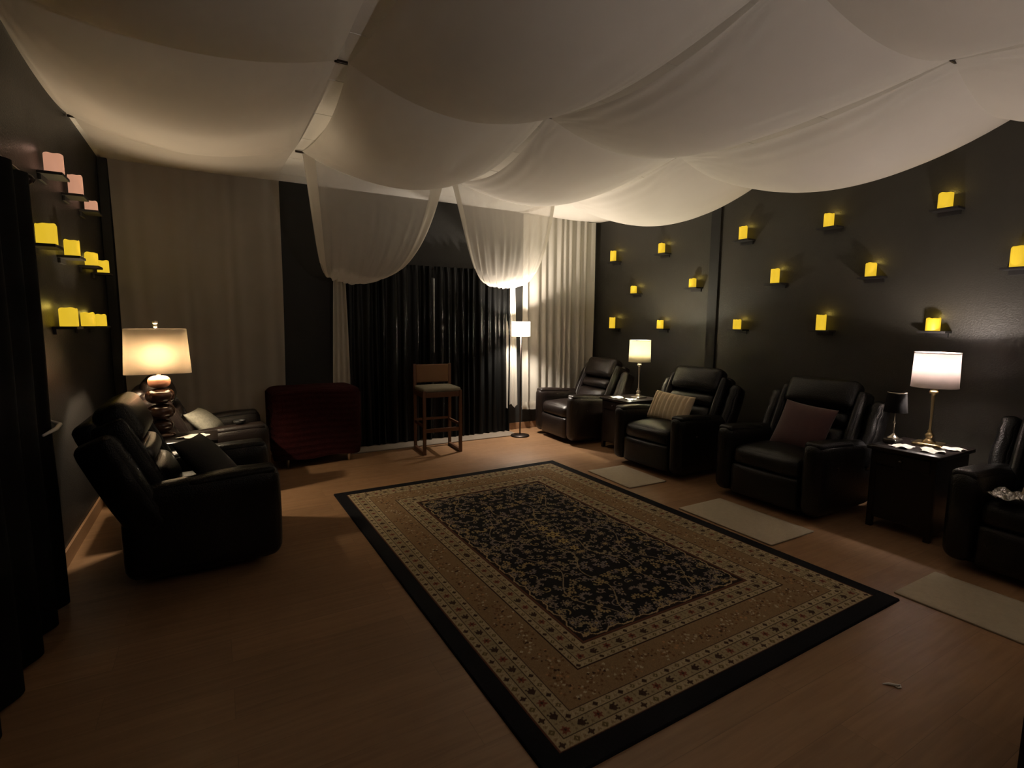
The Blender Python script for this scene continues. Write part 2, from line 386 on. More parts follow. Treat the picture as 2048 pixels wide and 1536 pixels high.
# black curtains on a rod
rod = thing('curtain_rod', 'black curtain rod over the black double curtains on the back wall', 'curtain rod', (2.40, 6.235, 2.165))
tube([(-1.12, 0, 0), (1.14, 0, 0)], .011, 10).build('rod', M_METALD, rod)
for sx in (-1.12, 1.14): lathe([(0,-.02),(.018,-.012),(.024,0),(.018,.012),(0,.02)], (sx, 0, 0), 12).build('finial', M_METALD, rod)
for sx in (-.9, .0, .95): box((sx, .045, .0), (.014, .09, .02)).build('bracket', M_METALD, rod)
for x0, x1, lab, sd in ((1.37, 2.395, 'left black floor-length curtain panel, behind the red draped chair and bar stool', 5), (2.412, 3.50, 'right black floor-length curtain panel, catching the floor lamp light', 9)):
    f0 = pleat(x0, x1, 6.235, 2.19, .02, 9 if x0 < 2 else 11, .030, 0, sd, .75)
    def f(u, v, f0=f0):
        x, y, z = f0(u, v)
        if v < .03: y += .018*math.sin(u*150)*.35
        return (x, y, z)
    o = sheet(f, 260, 60).build('black_curtain', M_BLACKC); tag(o, lab, 'curtain', 'black curtains on the back wall')
    if x0 > 2: sheet(lambda u, v: (2.398+.016*u*(1-.7*v), 6.168+.004*u, 2.04-.92*v), 3, 12).build('gap_light_strip', M_DOOR, o)['label'] = 'thin pale strip standing in for light in the curtain gap'  # pale sheet paints in the line of light between the two panels
# near-left black curtain on the left wall
o = sheet(lambda u, v: (XL+.10+.028*math.sin(u*40+.6*math.sin(u*7)), 3.44-1.6*u-(.03*math.exp(-((v-.56)/.12)**2))*(1-u)+.02*v, 2.19-2.17*v), 200, 40).build('black_curtain', M_BLACKV)
tag(o, 'black floor-length curtain on the left wall at the photo edge', 'curtain')
tb = tube([(XL+.03, 3.46, 1.03), (XL+.10, 3.46, .985), (XL+.155, 3.40, .97), (XL+.16, 3.30, .965), (XL+.155, 3.10, .97)], [.004, .006, .011, .010, .006], 8).build('tieback', M_PLASTIC, o); tb['label'] = 'pale cord tieback'
rod2 = thing('curtain_rod', 'black curtain rod end high on the left wall near the left photo edge', 'curtain rod', (XL+.09, 3.53, 2.195))
tube([(0, 0, 0), (0, -2.1, 0)], .011, 10).build('rod', M_METALD, rod2)
lathe([(0,-.028),(.02,-.018),(.03,0),(.02,.018),(0,.028)], (0, .02, 0), 14).build('finial', M_METALD, rod2)
box((-.045, -.05, 0), (.09, .014, .02)).build('bracket', M_METALD, rod2)

# ================================================================ CANDLES AND SHELVES
def wax_mesh(r, h, seed):
    rr = random.Random(seed); ph = rr.uniform(0, 6.28); n = 28; V = []; F = []
    prof = [(0, 0), (r*.97, 0), (r, .006), (r, h*.5), (r, h-.008), (r*.93, h), (r*.80, h-.004), (r*.74, h-.02), (0, h-.022)]
    for i, (a, z) in enumerate(prof):
        for k in range(n):
            t = 2*PI*k/n; w_ = (.0028*math.sin(2*t+ph)+.0018*math.sin(5*t+ph*2)) if i in (4,5,6) else 0
            V.append((a*math.cos(t), a*math.sin(t), z+w_))
    for i in range(len(prof)-1):
        for k in range(n):
            k2 = (k+1) % n; F.append((i*n+k, i*n+k2, (i+1)*n+k2, (i+1)*n+k))
    return MB().add(V, F)
R_IN = [  # right wall: y, shelf z, candle height, words
 (5.937,2.393,.150,'tall','top row nearest the back corner'),(4.997,2.405,.125,'tall','top row, second from the back corner'),
 (5.489,1.918,.100,'short','middle row nearest the back corner'),(4.468,1.945,.105,'short','middle row just left of the dark pilaster'),
 (5.915,1.437,.155,'tall','bottom row nearest the back corner'),(4.97,1.444,.108,'short','bottom row above the squarish cream lamp'),
 (3.805,2.422,.140,'tall','top row just right of the dark pilaster'),(2.888,2.418,.122,'medium','top row above the third recliner'),
 (1.986,2.425,.118,'wide','top row, rightmost'),(3.396,1.930,.145,'tall','middle row just right of the dark pilaster'),
 (2.487,1.932,.118,'medium','middle row between the pilaster and the cut-off candle'),(1.508,1.930,.145,'large','middle row cut by the right photo edge'),
 (3.815,1.452,.105,'short','bottom row just right of the dark pilaster'),(2.888,1.456,.146,'tall','bottom row above the third recliner'),
 (1.986,1.464,.103,'short wide','bottom row above the large white table lamp')]
L_IN = [ # left wall
 (4.605,2.448,.130,'large pink','top row nearest the camera'),(5.235,2.438,.150,'tall pink','top row, middle'),(5.81,2.422,.085,'short pink','top row nearest the back corner'),
 (4.255,1.952,.125,'large yellow','middle row nearest the camera'),(4.925,1.952,.115,'medium yellow','middle row, second from the camera'),
 (5.62,1.945,.110,'yellow','middle row, third from the camera'),(6.15,1.928,.115,'yellow','middle row nearest the back corner'),
 (4.635,1.453,.125,'large yellow','bottom row nearest the camera'),(5.27,1.449,.105,'short yellow','bottom row, middle'),(5.79,1.445,.100,'short yellow','bottom row nearest the back corner')]
candle_lights = []
def put_candle(side, i, y, z, h, w1, w2):
    left = side == 'left'; pink = 'pink' in w1; x = XL if left else XR; sg = 1 if left else -1
    k_ = (abs(x)-.066)/abs(x); y *= k_; z = CAM_Z+(z-CAM_Z)*k_; h *= k_
    s = thing('wall_shelf', 'black shelf, %s, %s wall' % (w2, side), 'shelf', (x, y, z), 0, 'candle shelves on the %s wall' % side)
    box((sg*.060, 0, -.009), (.120, .19, .018)).build('shelf_board', M_SHELF, s, False)
    box((sg*.008, 0, -.030), (.016, .15, .042)).build('mounting_rail', M_SHELF, s, False)
    r = .048 if 'large' in w1 or 'wide' in w1 else .042
    adj = w1+' ' if left else w1+' yellow '
    c = thing('pillar_candle', '%scandle, %s, %s wall' % (adj, w2, side), 'candle', (x+sg*.066, y+(.0 if left else .010), z), rng.uniform(0, 6), 'pillar candles on the %s wall' % side)
    wax_mesh(r, h, i).build('wax', M_CANDLEP if pink else M_CANDLE, c)
    lathe([(0,0),(.004,.003),(.005,.010),(.002,.018),(0,.022)], (0, 0, h-.022), 8).build('flame', M_FLAME, c)
    ld = bpy.data.lights.new('candle_light', 'POINT'); ld.energy = .11 if not pink else .05; ld.color = (1,.72,.12) if not pink else (1,.55,.4); ld.shadow_soft_size = .008
    lo = bpy.data.objects.new('candle_light', ld); COL.objects.link(lo); lo.parent = c; lo.location = (0, 0, h+.010)
for i, t in enumerate(R_IN): put_candle('right', i, *t)
for i, t in enumerate(L_IN): put_candle('left', i+40, *t)

# ================================================================ RECLINERS
def recliner(name, label, loc, rz, m, group, wide=False):
    t = thing(name, label, 'recliner', loc, rz, group)
    def shear(V):
        V = V.copy(); k = np.clip(-V[:, 0]/.8, 0, 1)*np.clip(V[:, 2]/.6, 0, 1); V[:, 2] -= .055*k**1.3; return V
    rbox((-.42, 0, .10), (.68, .78, .12), .02, n=4).build('base', m, t)
    for sy in (-1, 1):
        a = rbox((-.40, sy*.39, .335), (.80, .165, .57), .070, (.008, .010, .012), 14, fn=shear).build('arm', m, t)
        rbox((-.25, sy*.39, .594), (.46, .140, .060), .029, (0, 0, .010), 12, fn=shear).build('arm_pad', m, a)
    rbox((-.33, 0, .385), (.64, .600, .17), .065, (.012, 0, .035), 12).build('seat', m, t)
    rbox((-.055, 0, .185), (.10, .602, .265), .035, (.018, 0, 0), 10).build('footrest', m, t)
    K = Rm('Y', -24, (-.60, 0, .38))     # recline of the back
    P = (-.60, .38)
    def B(c, s, r, bu=(0,0,0), n=10, M=None, fn=None): # c in back frame: n (forward), y, s (up)
        return rbox((P[0]+c[0], c[1], P[1]+c[2]), s, r, bu, n, K if M is None else K@M, fn)
    B((-.10, 0, .27), (.14, .68, .76), .05, (.02, 0, 0)).build('backrest', m, t)
    B((.03, 0, .560), (.17, .600, .265), .055, (.028, .004, .004), 14).build('headrest', m, t)
    B((.02, 0, .345), (.14, .57, .135), .055, (.022, 0, 0), 12).build('back_cushion', m, t)
    B((.02, 0, .155), (.15, .57, .24), .065, (.03, 0, 0), 12).build('back_cushion', m, t)
    for sy in (-1, 1):
        B((.00, sy*.325, .31), (.17, .070, .60), .034, (.01, .01, 0), 10).build('side_bolster', m, t)
        fl = Matrix.Translation((P[0]-.08, sy*.40, P[1]+.28))@Matrix.Rotation(math.radians(sy*9), 4, 'Z')@Matrix.Translation((-(P[0]-.08), -sy*.40, -(P[1]+.28)))
        def wr(V, sy=sy):
            V = V.copy(); z = V[:, 2]; V[:, 1] += sy*.006*np.sin(z*70)*(V[:, 0] > P[0]-.06); return V
        B((-.070, sy*.425, .275), (.20, .115, .58), .05, (.012, .012, .0), 14, fl, wr).build('wing', m, t)
    lathe([(0,0),(.012,.0),(.012,.006),(0,.007)], (0,0,0), 12, M=Matrix.Translation((-.22, .478, .42))@Matrix.Rotation(-PI/2, 4, 'X')).build('control_button', M_METALD, t)
    return t
GR = 'leather recliners along the candle wall'; GL = 'leather recliners by the left wall'
r1 = recliner('recliner', 'dark brown leather recliner beside the floor lamp, farthest in the row under the candles', (3.77, 5.54, 0), PI-.05, M_LEATHERB, GR)
def dup(loc, rz, label, group, m=None):
    c = copy_tree(r1); c.location = loc; c.rotation_euler = (0, 0, rz); c['label'] = label; c['group'] = group
    if m:
        for ch in c.children_recursive:
            if ch.type == 'MESH' and ch.data.materials[0] == M_LEATHERB:
                ch.data = MESHB.setdefault(ch.data.name, None) or MESHB.update({ch.data.name: swap(ch.data, m)}) or MESHB[ch.data.name]
    return c
MESHB = {}
def swap(me, m):
    n = me.copy(); n.materials[0] = m; return n
r2 = dup((3.76, 3.86, 0), PI+.03, 'black leather recliner holding the cream striped pillow', GR, M_LEATHER)
r3 = dup((3.84, 2.59, 0), PI, 'black leather recliner holding the plum velvet pillow', GR, M_LEATHER)
r4 = dup((3.93, .93, 0), PI, 'black leather recliner cut off by the right photo edge', GR, M_LEATHER)
r5 = dup((.31, 3.86, 0), 0, 'black leather recliner on the left with a black pillow, nearest the camera', GL, M_LEATHER)
r6 = dup((.37, 5.36, 0), .02, 'brown leather recliner in the back left corner with the grey pillow', GL)
# cup holder on the wide arm of the far recliner
cup = lathe([(.0,-.02),(.034,-.02),(.038,.006),(.046,.009),(.047,.004),(.047,-.01)], (-.22, -.39, .648), 20).build('cup_holder', M_SEAM, r6)

def set_pillow(name, mb, m, loc, rot, label):
    o = mb.build(name, m); o.location = loc; o.rotation_euler = rot; return tag(o, label, 'pillow')
# pillows lean on the backs (local Y = thickness)
set_pillow('throw_pillow', pillow(.50, .33, .13, 150, .020, 9), M_CREAM, (4.20, 3.93, .615), (math.radians(-26), math.radians(3), -PI/2+.10), 'cream ribbed plush pillow on the second recliner from the floor lamp')
set_pillow('throw_pillow', pillow(.44, .42, .13), M_PLUM, (4.285, 2.54, .645), (math.radians(-26), math.radians(5), -PI/2+.03), 'plum velvet pillow on the third recliner of the candle wall')
set_pillow('throw_pillow', pillow(.46, .44, .13), M_BLKP, (-.05, 3.74, .60), (math.radians(-40), math.radians(4), PI/2-.30), 'black plush pillow on the near left recliner')
set_pillow('throw_pillow', pillow(.40, .30, .13), M_GREYP, (-.10, 5.34, .600), (math.radians(-48), 0, PI/2-.25), 'grey knit pillow on the recliner in the back left corner')
set_pillow('throw_pillow', pillow(.42, .36, .13), M_CREAM, (4.32, .93, .62), (math.radians(-26), 0, -PI/2), 'beige pillow at the right photo edge on the cut-off recliner')
# shiny crumpled wrapper on recliner seat
V = []; 
fo = sheet(lambda u, v: ((u-.5)*.20+.02*math.sin(9*v), (v-.5)*.16+.015*math.sin(11*u), .02+.014*math.sin(13*u+5*v)*math.cos(9*v)+.008*math.sin(23*u)*math.sin(19*v)), 30, 30).build('crumpled_wrapper', M_FOIL)
fo.location = (4.00, 1.12, .505); tag(fo, 'small shiny crumpled wrapper on the seat of the cut-off recliner', 'wrapper')

# ================================================================ TABLES
def end_table(name, label, loc, sx, sy, h=.62):
    t = thing(name, label, 'side table', loc, 0, 'espresso side tables')
    rbox((0, 0, h-.015), (sx, sy, .03), .006, n=4).build('table_top', M_ESP, t)
    box((0, 0, h-.085), (sx-.05, sy-.05, .11)).build('apron', M_ESP, t, False)
    dw = box((-(sx-.05)/2-.006, 0, h-.085), (.014, sy-.12, .085)).build('drawer', M_ESP, t, False)
    lathe([(0,0),(.007,0),(.007,.012),(.013,.018),(.011,.026),(0,.028)], (0,0,0), 12, M=Matrix.Translation((-(sx-.05)/2-.012, 0, h-.085))@Matrix.Rotation(-PI/2, 4, 'Y')).build('knob', M_METALD, dw)
    for ax in (-1, 1):
        for ay in (-1, 1): box((ax*(sx/2-.045), ay*(sy/2-.045), (h-.03)/2), (.04, .04, h-.03)).build('leg', M_ESP, t, False)
    box((0, 0, .16), (sx-.07, sy-.07, .018)).build('lower_shelf', M_ESP, t, False)
    for ay in (-1, 1): box((0, ay*(sy/2-.03), .30), (sx-.10, .012, .50)).build('side_panel', M_ESP, t, False)
    box((sx/2-.03, 0, .30), (.012, sy-.07, .50)).build('back_panel', M_ESP, t, False)
    box((-(sx/2-.035), 0, .28), (.014, sy-.10, .40)).build('door', M_ESP, t, False)
    return t
end_table('side_table', 'dark side table between the brown recliner and the cream pillow recliner', (4.32, 4.68, 0), .54, .50)
end_table('side_table', 'dark side table holding the two lamps near the right photo edge', (4.49, 1.77, 0), .56, .46)
end_table('side_table', 'dark side table added unseen behind the camera for the fill lamp', (4.49, -.70, 0), .56, .46)  # added out of view, only to carry the fill lamp
t3 = end_table('side_table', 'dark side table under the lamp with the stacked brown base', (-.30, 4.60, 0), .58, .40); t3.rotation_euler = (0, 0, PI)

def napkin(loc, r, seed, rz, label):
    rr = random.Random(seed); ph = [rr.uniform(0, 6.28) for _ in range(6)]
    def f(u, v):
        a = u*2*PI; R = r*(.78+.16*math.sin(3*a+ph[0])+.10*math.sin(7*a+ph[1])+.05*math.sin(13*a+ph[2]))
        x, y = v*R*math.cos(a)*1.25, v*R*math.sin(a)
        z = .008+.010*(1-v)+.007*math.sin(40*x+ph[3])*math.sin(46*y+ph[4])+.004*math.sin(5*a+ph[5])*v
        return (x, y, max(.002, z))
    o = sheet(f, 60, 10).build('napkin', M_PAPER); o.location = loc; o.rotation_euler = (0, 0, rz)
    return tag(o, label, 'napkin')
napkin((4.17, 4.74, .62), .085, 1, .3, 'crumpled white napkin left of the lamp foot on the far side table')
napkin((4.19, 4.53, .62), .075, 2, 1.2, 'crumpled white napkin at the near corner of the far side table')
napkin((4.34, 1.82, .62), .075, 3, -.4, 'crumpled white napkin between the black lamp and the brass lamp')
napkin((4.38, 1.66, .62), .085, 4, .8, 'crumpled white napkin at the front of the side table by the brass lamp')
napkin((4.57, 1.60, .62), .065, 5, 2.0, 'crumpled white napkin at the near end of the side table by the brass lamp')
napkin((-.16, 4.56, .62), .10, 6, .2, 'crumpled cream napkin on the side table beside the near left recliner')

# ================================================================ LAMPS
def bulb(parent, z, watts, col, r=.034):
    ld = bpy.data.lights.new('bulb_light', 'POINT'); ld.energy = watts; ld.color = col; ld.shadow_soft_size = r
    o = bpy.data.objects.new('bulb_light', ld); COL.objects.link(o); o.parent = parent; o.location = (0, 0, z)
def shade_mb(r0, r1, z0, z1, n=48, sx=1, sy=1, p=2.0, th=.003):
    return lathe([(r0, z0), (r1, z1), (r1-th, z1), (r0-th, z0), (r0, z0)], n=n, sx=sx, sy=sy, p=p)
def candlestick(label, loc, r0, r1, m, ms, watts, col, sq=.075, rz=0):
    # slim turned stem, square foot, drum shade
    t = thing('table_lamp', label, 'lamp', loc, rz)
    rbox((0, 0, .010), (sq*2, sq*2, .020), .004, n=3).build('base', m, t)
    lathe([(.0,.02),(.040,.02),(.042,.030),(.028,.042),(.020,.052),(.026,.066),(.028,.078),(.018,.090),(.012,.098),(.015,.108),(.008,.118),(.0075,.20),(.010,.30),(.013,.365),(.014,.385),(.026,.388),(.027,.405),(.022,.408),(.022,.418),(.026,.421),(.026,.436),(.010,.438),(.0,.44)], n=28).build('stem', m, t)
    lathe([(0,.44),(.012,.44),(.014,.52),(.010,.595),(.014,.61),(.015,.625),(.010,.638),(0,.643)], n=16).build('bulb', emit('bulb_glass', col, 2.0), t)
    sh = shade_mb(r0, r1, .435, .690).build('lamp_shade', ms, t)
    for z, r_ in ((.4375, r0+.0005), (.6875, r1+.0005)): lathe([(r_, z-.004), (r_+.001, z-.004), (r_+.001, z+.004), (r_, z+.004)], n=48).build('trim', ms, sh)
    for k in range(3):
        a = k*2*PI/3+.4; tube([(0, 0, .66), (math.cos(a)*(r1-.004), math.sin(a)*(r1-.004), .672)], .0018, 6).build('spider_arm', m, sh)
    tube([(0, 0, .44), (.035, 0, .52), (.037, 0, .62), (0, 0, .665)], .0018, 6).build('harp', m, t)
    bulb(t, .63, watts, col); return t
C1 = (1, .91, .68); C2 = (1, .87, .79); C3 = (1, .81, .56); C4 = (1, .88, .75)
candlestick('slender silver table lamp with square-looking cream drum shade on the far side table', (4.39, 4.62, .62), .128, .123, M_CHROME, shade_mat('cream_shade', (.80,.76,.62), .30), 50, C1, .07)
candlestick('slender brass fill lamp added unseen behind the camera on the candle wall side', (4.60, -.70, .62), .142, .136, M_BRASS, shade_mat('white_shade', (.78,.72,.70), .3), 8, C2, .085, .15)  # unseen lamp added to help brighten the ceiling drapes
candlestick('slender brass table lamp with white drum shade near the right photo edge', (4.60, 1.765, .62), .142, .136, M_BRASS, shade_mat('white_shade', (.78,.72,.70), .25), 27, C2, .085, .15)
# unlit black lamp
t = thing('small_table_lamp', 'small unlit black-shaded lamp left of the brass lamp', 'lamp', (4.45, 1.935, .62), 0)
rbox((0, 0, .016), (.115, .09, .032), .006, n=4).build('base', mat('smoked_glass', (.04,.035,.03), .08, spec=.8), t)
lathe([(0,.032),(.040,.032),(.038,.040),(.022,.052),(.012,.062),(.005,.075),(.0045,.14),(.009,.148),(.009,.158),(.0045,.165),(.004,.25),(0,.25)], n=24).build('stem', M_CHROME, t)
sh = lathe([(.076,.235),(.060,.385),(.058,.385),(.074,.235),(.076,.235)], n=36).build('lamp_shade', M_BLSH, t)
lathe([(.0605,.379),(.062,.379),(.062,.387),(.0585,.387)], n=36).build('trim', M_CHROME, sh)
for k in range(3):
    a = k*2*PI/3; tube([(0, 0, .36), (math.cos(a)*.060, math.sin(a)*.060, .375)], .0015, 5).build('spider_arm', M_CHROME, sh)
# left lamp: stacked glossy segments and rounded rectangular shade
t = thing('table_lamp', 'large lamp with stacked glossy brown base and wide cream shade on the left', 'lamp', (-.375, 4.72, .62), math.radians(4))
def seg(z0, z1, r, m, nm):
    zc = (z0+z1)/2; h = (z1-z0)/2
    return lathe([(0, z0)]+[(r*(1-abs(math.sin(a))**2.6)**.42*.999+.0001, zc+h*math.sin(a)) for a in np.linspace(-PI/2*.97, PI/2*.97, 18)]+[(0, z1)], n=36).build(nm, m, t)
lathe([(0,0),(.085,0),(.085,.015),(.05,.03),(0,.032)], n=36).build('base', M_GLOSSB, t)
seg(.03, .13, .075, M_GLOSSB, 'stem_segment'); seg(.13, .25, .092, M_GLOSSB, 'stem_segment'); seg(.25, .37, .095, M_GLOSSB, 'stem_segment')
s4 = seg(.37, .465, .075, M_COPPER, 'stem_segment'); s4['label'] = 'rose-brown top segment'
lathe([(0,.46),(.016,.465),(.012,.48),(.014,.50),(.010,.52),(0,.52)], n=16).build('socket', M_CHROME, t)
lathe([(0,.52),(.012,.53),(.012,.60),(.015,.615),(.014,.628),(0,.634)], n=16).build('bulb', emit('bulb_glass_amber', C3, 2.0), t)
ms = shade_mat('amber_cream_shade', (.86,.78,.66), .20)
V = []
sh = lathe([(.213,.485),(.196,.815),(.193,.815),(.210,.485),(.213,.485)], n=72, sx=1.0, sy=.62, p=6).build('lamp_shade', ms, t)
for a in (0, PI): tube([(0, 0, .80), (math.cos(a)*.19, 0, .805)], .002, 6).build('spider_arm', M_CHROME, sh)
tube([(0, 0, .50), (.045, 0, .58), (.045, 0, .70), (0, 0, .80), (0, 0, .83)], .002, 6).build('harp', M_CHROME, t)
lathe([(0,.82),(.012,.825),(.013,.84),(.009,.848),(.017,.855),(.018,.872),(0,.875)], n=16).build('finial', M_CHROME, t)
bulb(t, .60, 42, C3)
# floor lamps
FLOOR_LAMPS = [((3.495, 5.885, 0), 'slim floor lamp with small white drum shade before the folded curtain', 600), ((1.9, -.9, 0), 'bowl-topped fill lamp added unseen behind the camera', 36)]
t = thing('floor_lamp', FLOOR_LAMPS[0][1], 'lamp', FLOOR_LAMPS[0][0])
lathe([(0,0),(.125,0),(.128,.006),(.122,.016),(.03,.024),(.012,.03),(0,.032)], n=36).build('base', M_METALD, t)
tube([(0, 0, .025), (0, 0, 1.36)], .009, 10).build('pole', M_METALD, t)
lathe([(0,1.36),(.012,1.365),(.012,1.41),(.015,1.43),(.012,1.44),(0,1.445)], n=16).build('bulb', emit('bulb_glass_bright', C4, 2.0), t)
sh = shade_mb(.122, .122, 1.325, 1.520).build('lamp_shade', shade_mat('bright_white_shade', (.90,.88,.82), .75), t)
for k in range(3):
    a = k*2*PI/3+.2; tube([(0, 0, 1.36), (math.cos(a)*.119, math.sin(a)*.119, 1.34)], .0018, 6).build('spider_arm', M_METALD, sh)
bulb(t, 1.43, 92, C4)
t_ = copy_tree(t); t_.location = FLOOR_LAMPS[1][0]; t_['label'] = FLOOR_LAMPS[1][1]  # unseen copy, added as an uplight to fill the near ceiling
for ch in t_.children:
    if ch.type == 'LIGHT': ch.data = ch.data.copy(); ch.data.energy = FLOOR_LAMPS[1][2]; ch.data.color = (1, .90, .82); ch.location.z = 1.50
    if ch.name.startswith('lamp_shade'): ch.data = swap(lathe([(.0,1.395),(.05,1.40),(.12,1.44),(.165,1.50),(.168,1.50),(.122,1.437),(.05,1.395),(0,1.390)], n=40).build('bowl', M_CHROME).data, M_PLASTIC); bpy.data.objects.remove(bpy.data.objects['bowl'])

# ================================================================ BAR STOOL
t = thing('bar_stool', 'brown wooden bar stool with low back and grey seat before the black curtains', 'stool', (2.245, 5.69, 0), math.radians(-4))
sx, sy = .215, .195; W = .036
for ax in (-1, 1):
    box((ax*sx, -sy, .375), (W, W, .71)).build('leg', M_STOOL, t, False)
    box((ax*sx, sy, .515), (W, W, .99)).build('leg', M_STOOL, t, False)
    box((ax*sx, 0, .018), (W, 2*sy+W, .036)).build('foot_rail', M_STOOL, t, False)
    box((ax*sx, 0, .325), (.022, 2*sy-W, .030)).build('stretcher', M_STOOL, t, False)
    box((ax*sx, 0, .685), (.030, 2*sy-W, .060)).build('seat_rail', M_STOOL, t, False)
box((0, -sy, .275), (2*sx-W, .026, .045)).build('stretcher', M_STOOL, t, False)
box((0, sy, .345), (2*sx-W, .022, .030)).build('stretcher', M_STOOL, t, False)
for ay in (-1, 1): box((0, ay*sy, .685), (2*sx-W, .030, .060)).build('seat_rail', M_STOOL, t, False)
rbox((0, -.005, .735), (2*sx+.02, 2*sy-.0, .052), .022, (0, 0, .014), 12).build('seat', M_GREYF, t)
rbox((0, sy-.004, .895), (2*sx-W+.002, .026, .215), .008, (0, .0, 0), 8).build('backrest', M_STOOLB, t)

# ================================================================ RED DRAPED CHAIR
t = thing('armchair', 'low armchair under the burgundy blanket, only its feet showing', 'armchair', (.90, 5.86, 0), math.radians(3))
box((0, .02, .20), (.74, .36, .18)).build('seat_base', M_LEATHERB, t)
rbox((0, -.16, .45), (.72, .10, .50), .03, n=6).build('backrest', M_LEATHERB, t)
for ax in (-1, 1):
    rbox((ax*.33, .02, .38), (.09, .36, .36), .03, n=6).build('arm', M_LEATHERB, t)
    for ay in (-.17, .17): lathe([(0,0),(.014,0),(.020,.12),(0,.12)], (ax*.31, ay, 0), 12).build('leg', M_CHROME, t)
def throw():
    nu, nv = 120, 110; L1, L2, L3 = .70, .50, .60     # front drop, top, back drop
    def f(u, v):
        x = (u-.5)*.885; s = v*(L1+L2+L3)
        if s < L1: y, z = -.245, .115+s
        elif s < L1+L2: y, z = -.245+(s-L1), .115+L1
        else: y, z = -.245+L2, .115+L1-(s-L1-L2)
        # round the folds
        ty = (y+.245)/L2; z -= .02*math.exp(-abs(s-L1)/.03)+.02*math.exp(-abs(s-L1-L2)/.03)
        rib = .0045*math.sin(s*2*PI/.062+.5*math.sin(u*9))+.002*math.sin(s*2*PI/.031+3*u)
        fr = 1 if s < L1 else 0
        if fr: y -= rib+.012*math.sin(u*7+s*3)+.010*(1-abs(2*u-1)**4); z += .012*math.sin(u*5.2+.4)*(s/L1)+.018*(u-.5)*(s/L1)
        else: z += rib
        # the sides fall and pull in at the foot
        e = abs(2*u-1)**14; z += -.045*e*(0 if fr else 1)
        if fr: y += .05*e; x *= 1+.012*math.sin(s*14)-.05*math.exp(-s/.12)*(u > .5); z += .008*math.sin(u*12)*math.exp(-s/.06)-.02
        if u < .10 and fr: x -= .012*math.sin(s*20)
        return (x, y, z)
    mb = sheet(f, nu, nv)
    for sg in (-1, 1):    # side falls
        s2 = sheet(lambda u, v, sg=sg: (sg*(.430+.006*math.sin(v*2*PI*10)+.012*math.sin(u*6)), -.20+.43*u, .78-.66*v), 30, 60); mb.add(np.vstack(s2.v), s2.f)
    return mb
o = throw().build('throw_blanket', M_RED); o.location = (.90, 5.86, 0); o.rotation_euler = (0, 0, math.radians(3))
tag(o, 'burgundy ribbed faux-fur blanket thrown over the chair before the dark back wall', 'blanket')

# ================================================================ FLOOR MATS
def fmat(cx, cy, sx, sy, rz, label):
    o = rbox((0, 0, .006), (sx, sy, .012), .005, n=6).build('floor_mat', M_MAT); o.location = (cx, cy, 0); o.rotation_euler = (0, 0, rz)
    tag(o, label, 'mat', 'taupe floor mats in front of the recliners')
fmat(3.475, 3.79, .46, .63, -.02, 'small taupe floor mat before the recliner with the cream pillow')
fmat(3.485, 2.48, .50, .82, 0, 'taupe floor mat before the recliner with the plum pillow')
fmat(3.515, .93, .50, .83, 0, 'taupe floor mat at the right photo edge past the rug corner')

# white scrap on floor
o = tube([(-.035, .02, .004), (-.01, .012, .006), (.012, .0, .005), (.03, -.004, .004), (.02, -.014, .004), (.006, -.014, .004), (.002, -.004, .004)], [.002,.005,.005,.004,.004,.004,.002], 6).build('paper_scrap', M_PAPER)
o.location = (2.40, .955, 0); o.rotation_euler = (0, 0, -.3); tag(o, 'small curled white scrap lying on the bare floor in front of the rug', 'scrap')
# ottoman
t = thing('ottoman', 'black square ottoman, only its edge showing at the lower right corner', 'ottoman', (2.345, .24, 0))
rbox((0, 0, .23), (.51, .51, .38), .015, n=6).build('body', M_LEATHER, t)
rbox((0, 0, .425), (.52, .52, .05), .02, (0, 0, .01), 8).build('cushion', M_LEATHER, t)
for ax in (-1, 1):
    for ay in (-1, 1): box((ax*.21, ay*.21, .02), (.04, .04, .04)).build('leg', M_ESP, t, False)
# power strip with cords behind the near left recliner
t = thing('power_strip', 'white power strip with tangled cords at the left baseboard', 'power strip', (-.76, 5.10, 0), .2)
rbox((0, 0, .018), (.05, .28, .034), .008, n=4).build('strip_body', M_PLASTIC, t)
for k in range(3): box((0, -.09+k*.07, .046), (.030, .034, .026)).build('plug', M_PLASTIC, t, False)
for k in range(3):
    a = [(.0, -.09+k*.07, .055)]; rr = random.Random(k)
    for j in range(9): a.append((.02+.05*math.sin(j*1.1+k), -.16+.03*j*(1-.2*k)+rr.uniform(-.02,.02), .012+.03*abs(math.sin(j*1.3+k))))
    tube(a, .004, 6).build('cord', M_PLASTIC, t)
